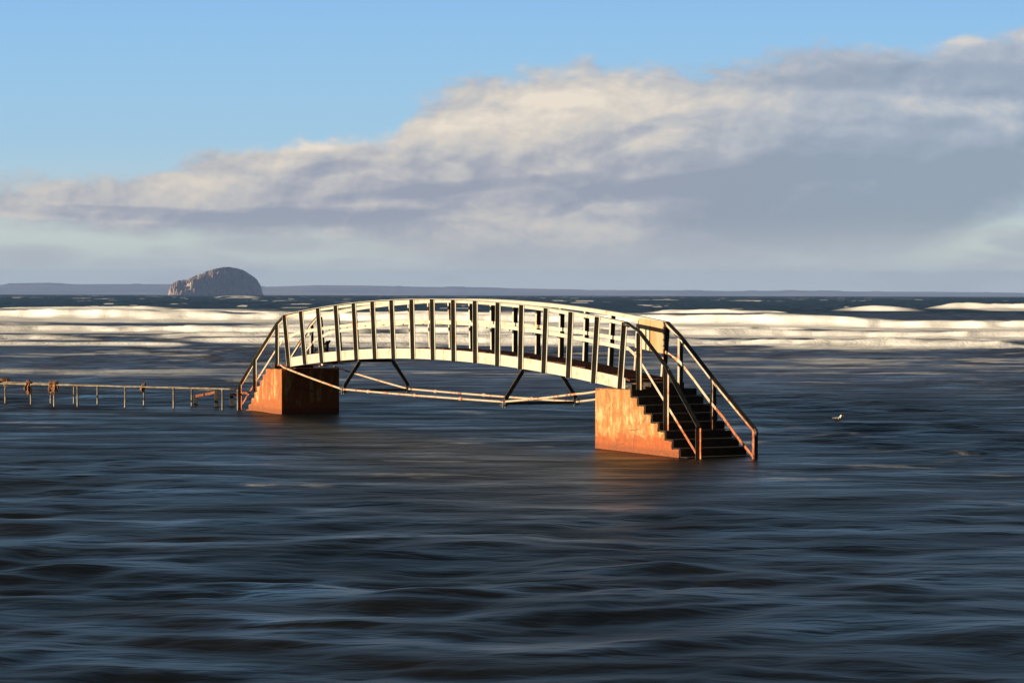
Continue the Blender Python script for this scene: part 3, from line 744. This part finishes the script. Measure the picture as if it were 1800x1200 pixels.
def tpos(x, A_, B_):
    """fraction along A-B of the post that stands at bearing (x - 900) / 4400"""
    k = (x - 900) / 4400; return (k * A_[1] - A_[0]) / ((B_[0] - A_[0]) - k * (B_[1] - A_[1]))
railing(NA, NB, .575, .545, [tpos(x, NA, NB) for x in (54, 95, 136, 220, 305, 391, 418)], 'nearer thin tube railing standing in the water and running up to the left stair')
railing(FA, FB, .59, .435, [tpos(x, FA, FB) for x in (9, 89, 130, 171, 253, 337)], 'farther thin tube railing that stops short beside the rusty bent rail')

def rust_frame(loc, pts, posts, label, th=.075):
    r_ = empty('rusty_rail', loc); tag(r_, label, 'broken railing', None)
    m = MB()
    for p, q in zip(pts[:-1], pts[1:]): m.bar(p, q, .05, th)
    bevel(m.build('rail', M_rust, r_), .006)
    for x, y, zt_ in posts:
        m = MB(); m.box((x - .05, y - .035, -.6), (x + .045, y + .035, zt_)); m.box((x + .0455, y - .035, -.6), (x + .055, y + .05, zt_ - .02)); bevel(m.build('post', M_darkp, r_), .004)
rust_frame((-8.75, 69.2, 0), [(.0, 0, .235), (.3, -.25, .29), (.62, -.6, .37), (.70, -.7, .40)], [(0, 0, .27), (.66, -.72, .45)], 'short rusty bent rail on two dark posts beyond the end of the tube railing')
rust_frame((-7.75, 69.0, 0), [(-.02, 0, .28), (.20, -.02, .31), (.43, -.25, .35), (.52, -.4, .33)], [(0.02, 0, .27)], 'low rusty rail stub on one post directly behind the foot of the left stair', .07)

# ------------------------------------------------------------------ seaweed on the railings
def weed(loc, w, hgt, n, label, seed):
    r = random.Random(seed); m = MB()
    for k in range(n):
        x = r.uniform(-w / 2, w / 2); y = r.uniform(-.03, .03); L = hgt * r.uniform(.45, 1) * (1 - .6 * abs(x) / w); pts = []
        for i in range(6):
            t = i / 5; pts.append((x + r.uniform(-.03, .03) - .04 * t, y - .03 * math.sin(t * 3), .05 * (1 - t) + r.uniform(0, .04) * (1 - t) - L * t))
        m.tube(pts, [.016 + r.uniform(0, .012) for _ in pts[:-1]] + [.006], 5)
    for k in range(n):
        a = r.uniform(0, 6.28); m.tube([(r.uniform(-w / 2, w / 2), -.04, .03), (r.uniform(-w / 2, w / 2), 0, .06 + r.uniform(0, .05)), (r.uniform(-w / 2, w / 2), .05, .0)], .018, 5)
    o = m.build('seaweed', M_weed, None, True); o.location = loc; tag(o, label, 'seaweed', 'seaweed clumps caught on the tube railings')
def onr(x, A_, B_, za, zb_):
    t = tpos(x, A_, B_); return (A_[0] + (B_[0] - A_[0]) * t, A_[1] + (B_[1] - A_[1]) * t, za + (zb_ - za) * t)
weed(onr(4, FA, FB, .59, .435), .42, .22, 20, 'bushy brown seaweed over the rail at the left edge of the view', 1)
weed(onr(51, NA, NB, .575, .545), .14, .36, 13, 'long narrow dark brown seaweed tress, second clump from the left', 2)
weed(onr(94, NA, NB, .575, .545), .26, .34, 15, 'forked rust brown seaweed draped between two close posts, third clump from the left', 3)
weed(onr(253, FA, FB, .59, .435), .10, .17, 7, 'smallest seaweed tuft on the farther railing, nearest to the bridge', 4)

# ------------------------------------------------------------------ gull
def skin(name, pts, edges, rad, m_, parent, sub=2, rootv=0):
    me = bpy.data.meshes.new(name); me.from_pydata(pts, edges, []); o = bpy.data.objects.new(name, me); COL.objects.link(o); o.parent = parent
    sk = o.modifiers.new('skin', 'SKIN'); 
    for i, r_ in enumerate(rad): me.skin_vertices[0].data[i].radius = r_ if isinstance(r_, tuple) else (r_, r_)
    me.skin_vertices[0].data[rootv].use_root = True
    sb_ = o.modifiers.new('sub', 'SUBSURF'); sb_.levels = sub; sb_.render_levels = sub
    me.materials.append(m_); return o
M_gw = simple('white_feathers', (.80, .78, .72), (.72, .70, .66), 20, .8)
M_gg = simple('grey_wing_feathers', (.34, .33, .32), (.44, .41, .38), 30, .8)
M_gd = simple('dark_hood_feathers', (.05, .04, .035), (.09, .07, .05), 30, .7)
M_beak = simple('orange_beak', (.45, .16, .04), (.35, .1, .03), 40, .5)
gl = empty('gull', (7.86, 60.3, .02), R(-20)); gl.scale = (.80, .95, 1.0); tag(gl, 'small gull with white breast and grey wings floating alone right of the stairs', 'gull')
body = skin('body', [(-.13, 0, .045), (-.07, 0, .05), (0, 0, .05), (.055, 0, .065), (.085, 0, .105), (.095, 0, .14), (.118, 0, .155), (.135, 0, .153)],
            [(i, i + 1) for i in range(7)], [(.022, .018), (.045, .04), (.06, .055), (.05, .05), (.042, .040), (.036, .036), (.030, .032), (.016, .016)], M_gw, gl, 2, 2)
body.modifiers['skin'].use_smooth_shade = True
for sy in (-1, 1):
    wg = skin('wing', [(.03, sy * .045, .085), (-.03, sy * .052, .082), (-.10, sy * .038, .085), (-.175, sy * .012, .098)], [(0, 1), (1, 2), (2, 3)], [(.020, .028), (.022, .034), (.015, .022), (.005, .007)], M_gg, gl)
    e = MB(); e.tube([(.122, sy * .018, .163), (.122, sy * .026, .163)], .006, 6); e.build('eye', M_wood, gl)
skin('hood', [(.107, 0, .165), (.128, 0, .166), (.140, 0, .158)], [(0, 1), (1, 2)], [.0235, .023, .012], M_gd, gl)
m = MB(); m.tube([(.145, 0, .155), (.165, 0, .152), (.182, 0, .143)], [.009, .007, .002], 6); m.build('beak', M_beak, gl)
m = MB(); m.loft([[(-.12, -.02, .055), (-.12, .02, .055), (-.12, .02, .062), (-.12, -.02, .062)], [(-.19, -.03, .065), (-.19, .03, .065), (-.19, .03, .069), (-.19, -.03, .069)]]); m.build('tail', M_gw, gl)

# ------------------------------------------------------------------ the air over the sea
hz = MB(); hz.box((-14000, -200, -150), (14000, 31000, 260)); ho = hz.build('haze', None); ho['kind'] = 'stuff'; ho['label'] = 'thin pale sea haze over the water'
mh = bpy.data.materials.new('sea_air'); mh.use_nodes = True; mh.node_tree.nodes.clear()
vo = mh.node_tree.nodes.new('ShaderNodeVolumePrincipled'); oo = mh.node_tree.nodes.new('ShaderNodeOutputMaterial')
vo.inputs['Density'].default_value = 3.6e-5; vo.inputs['Color'].default_value = (.33, .52, 1.0, 1); vo.inputs['Anisotropy'].default_value = 0.0
mh.node_tree.links.new(vo.outputs[0], oo.inputs['Volume']); ho.data.materials.append(mh)
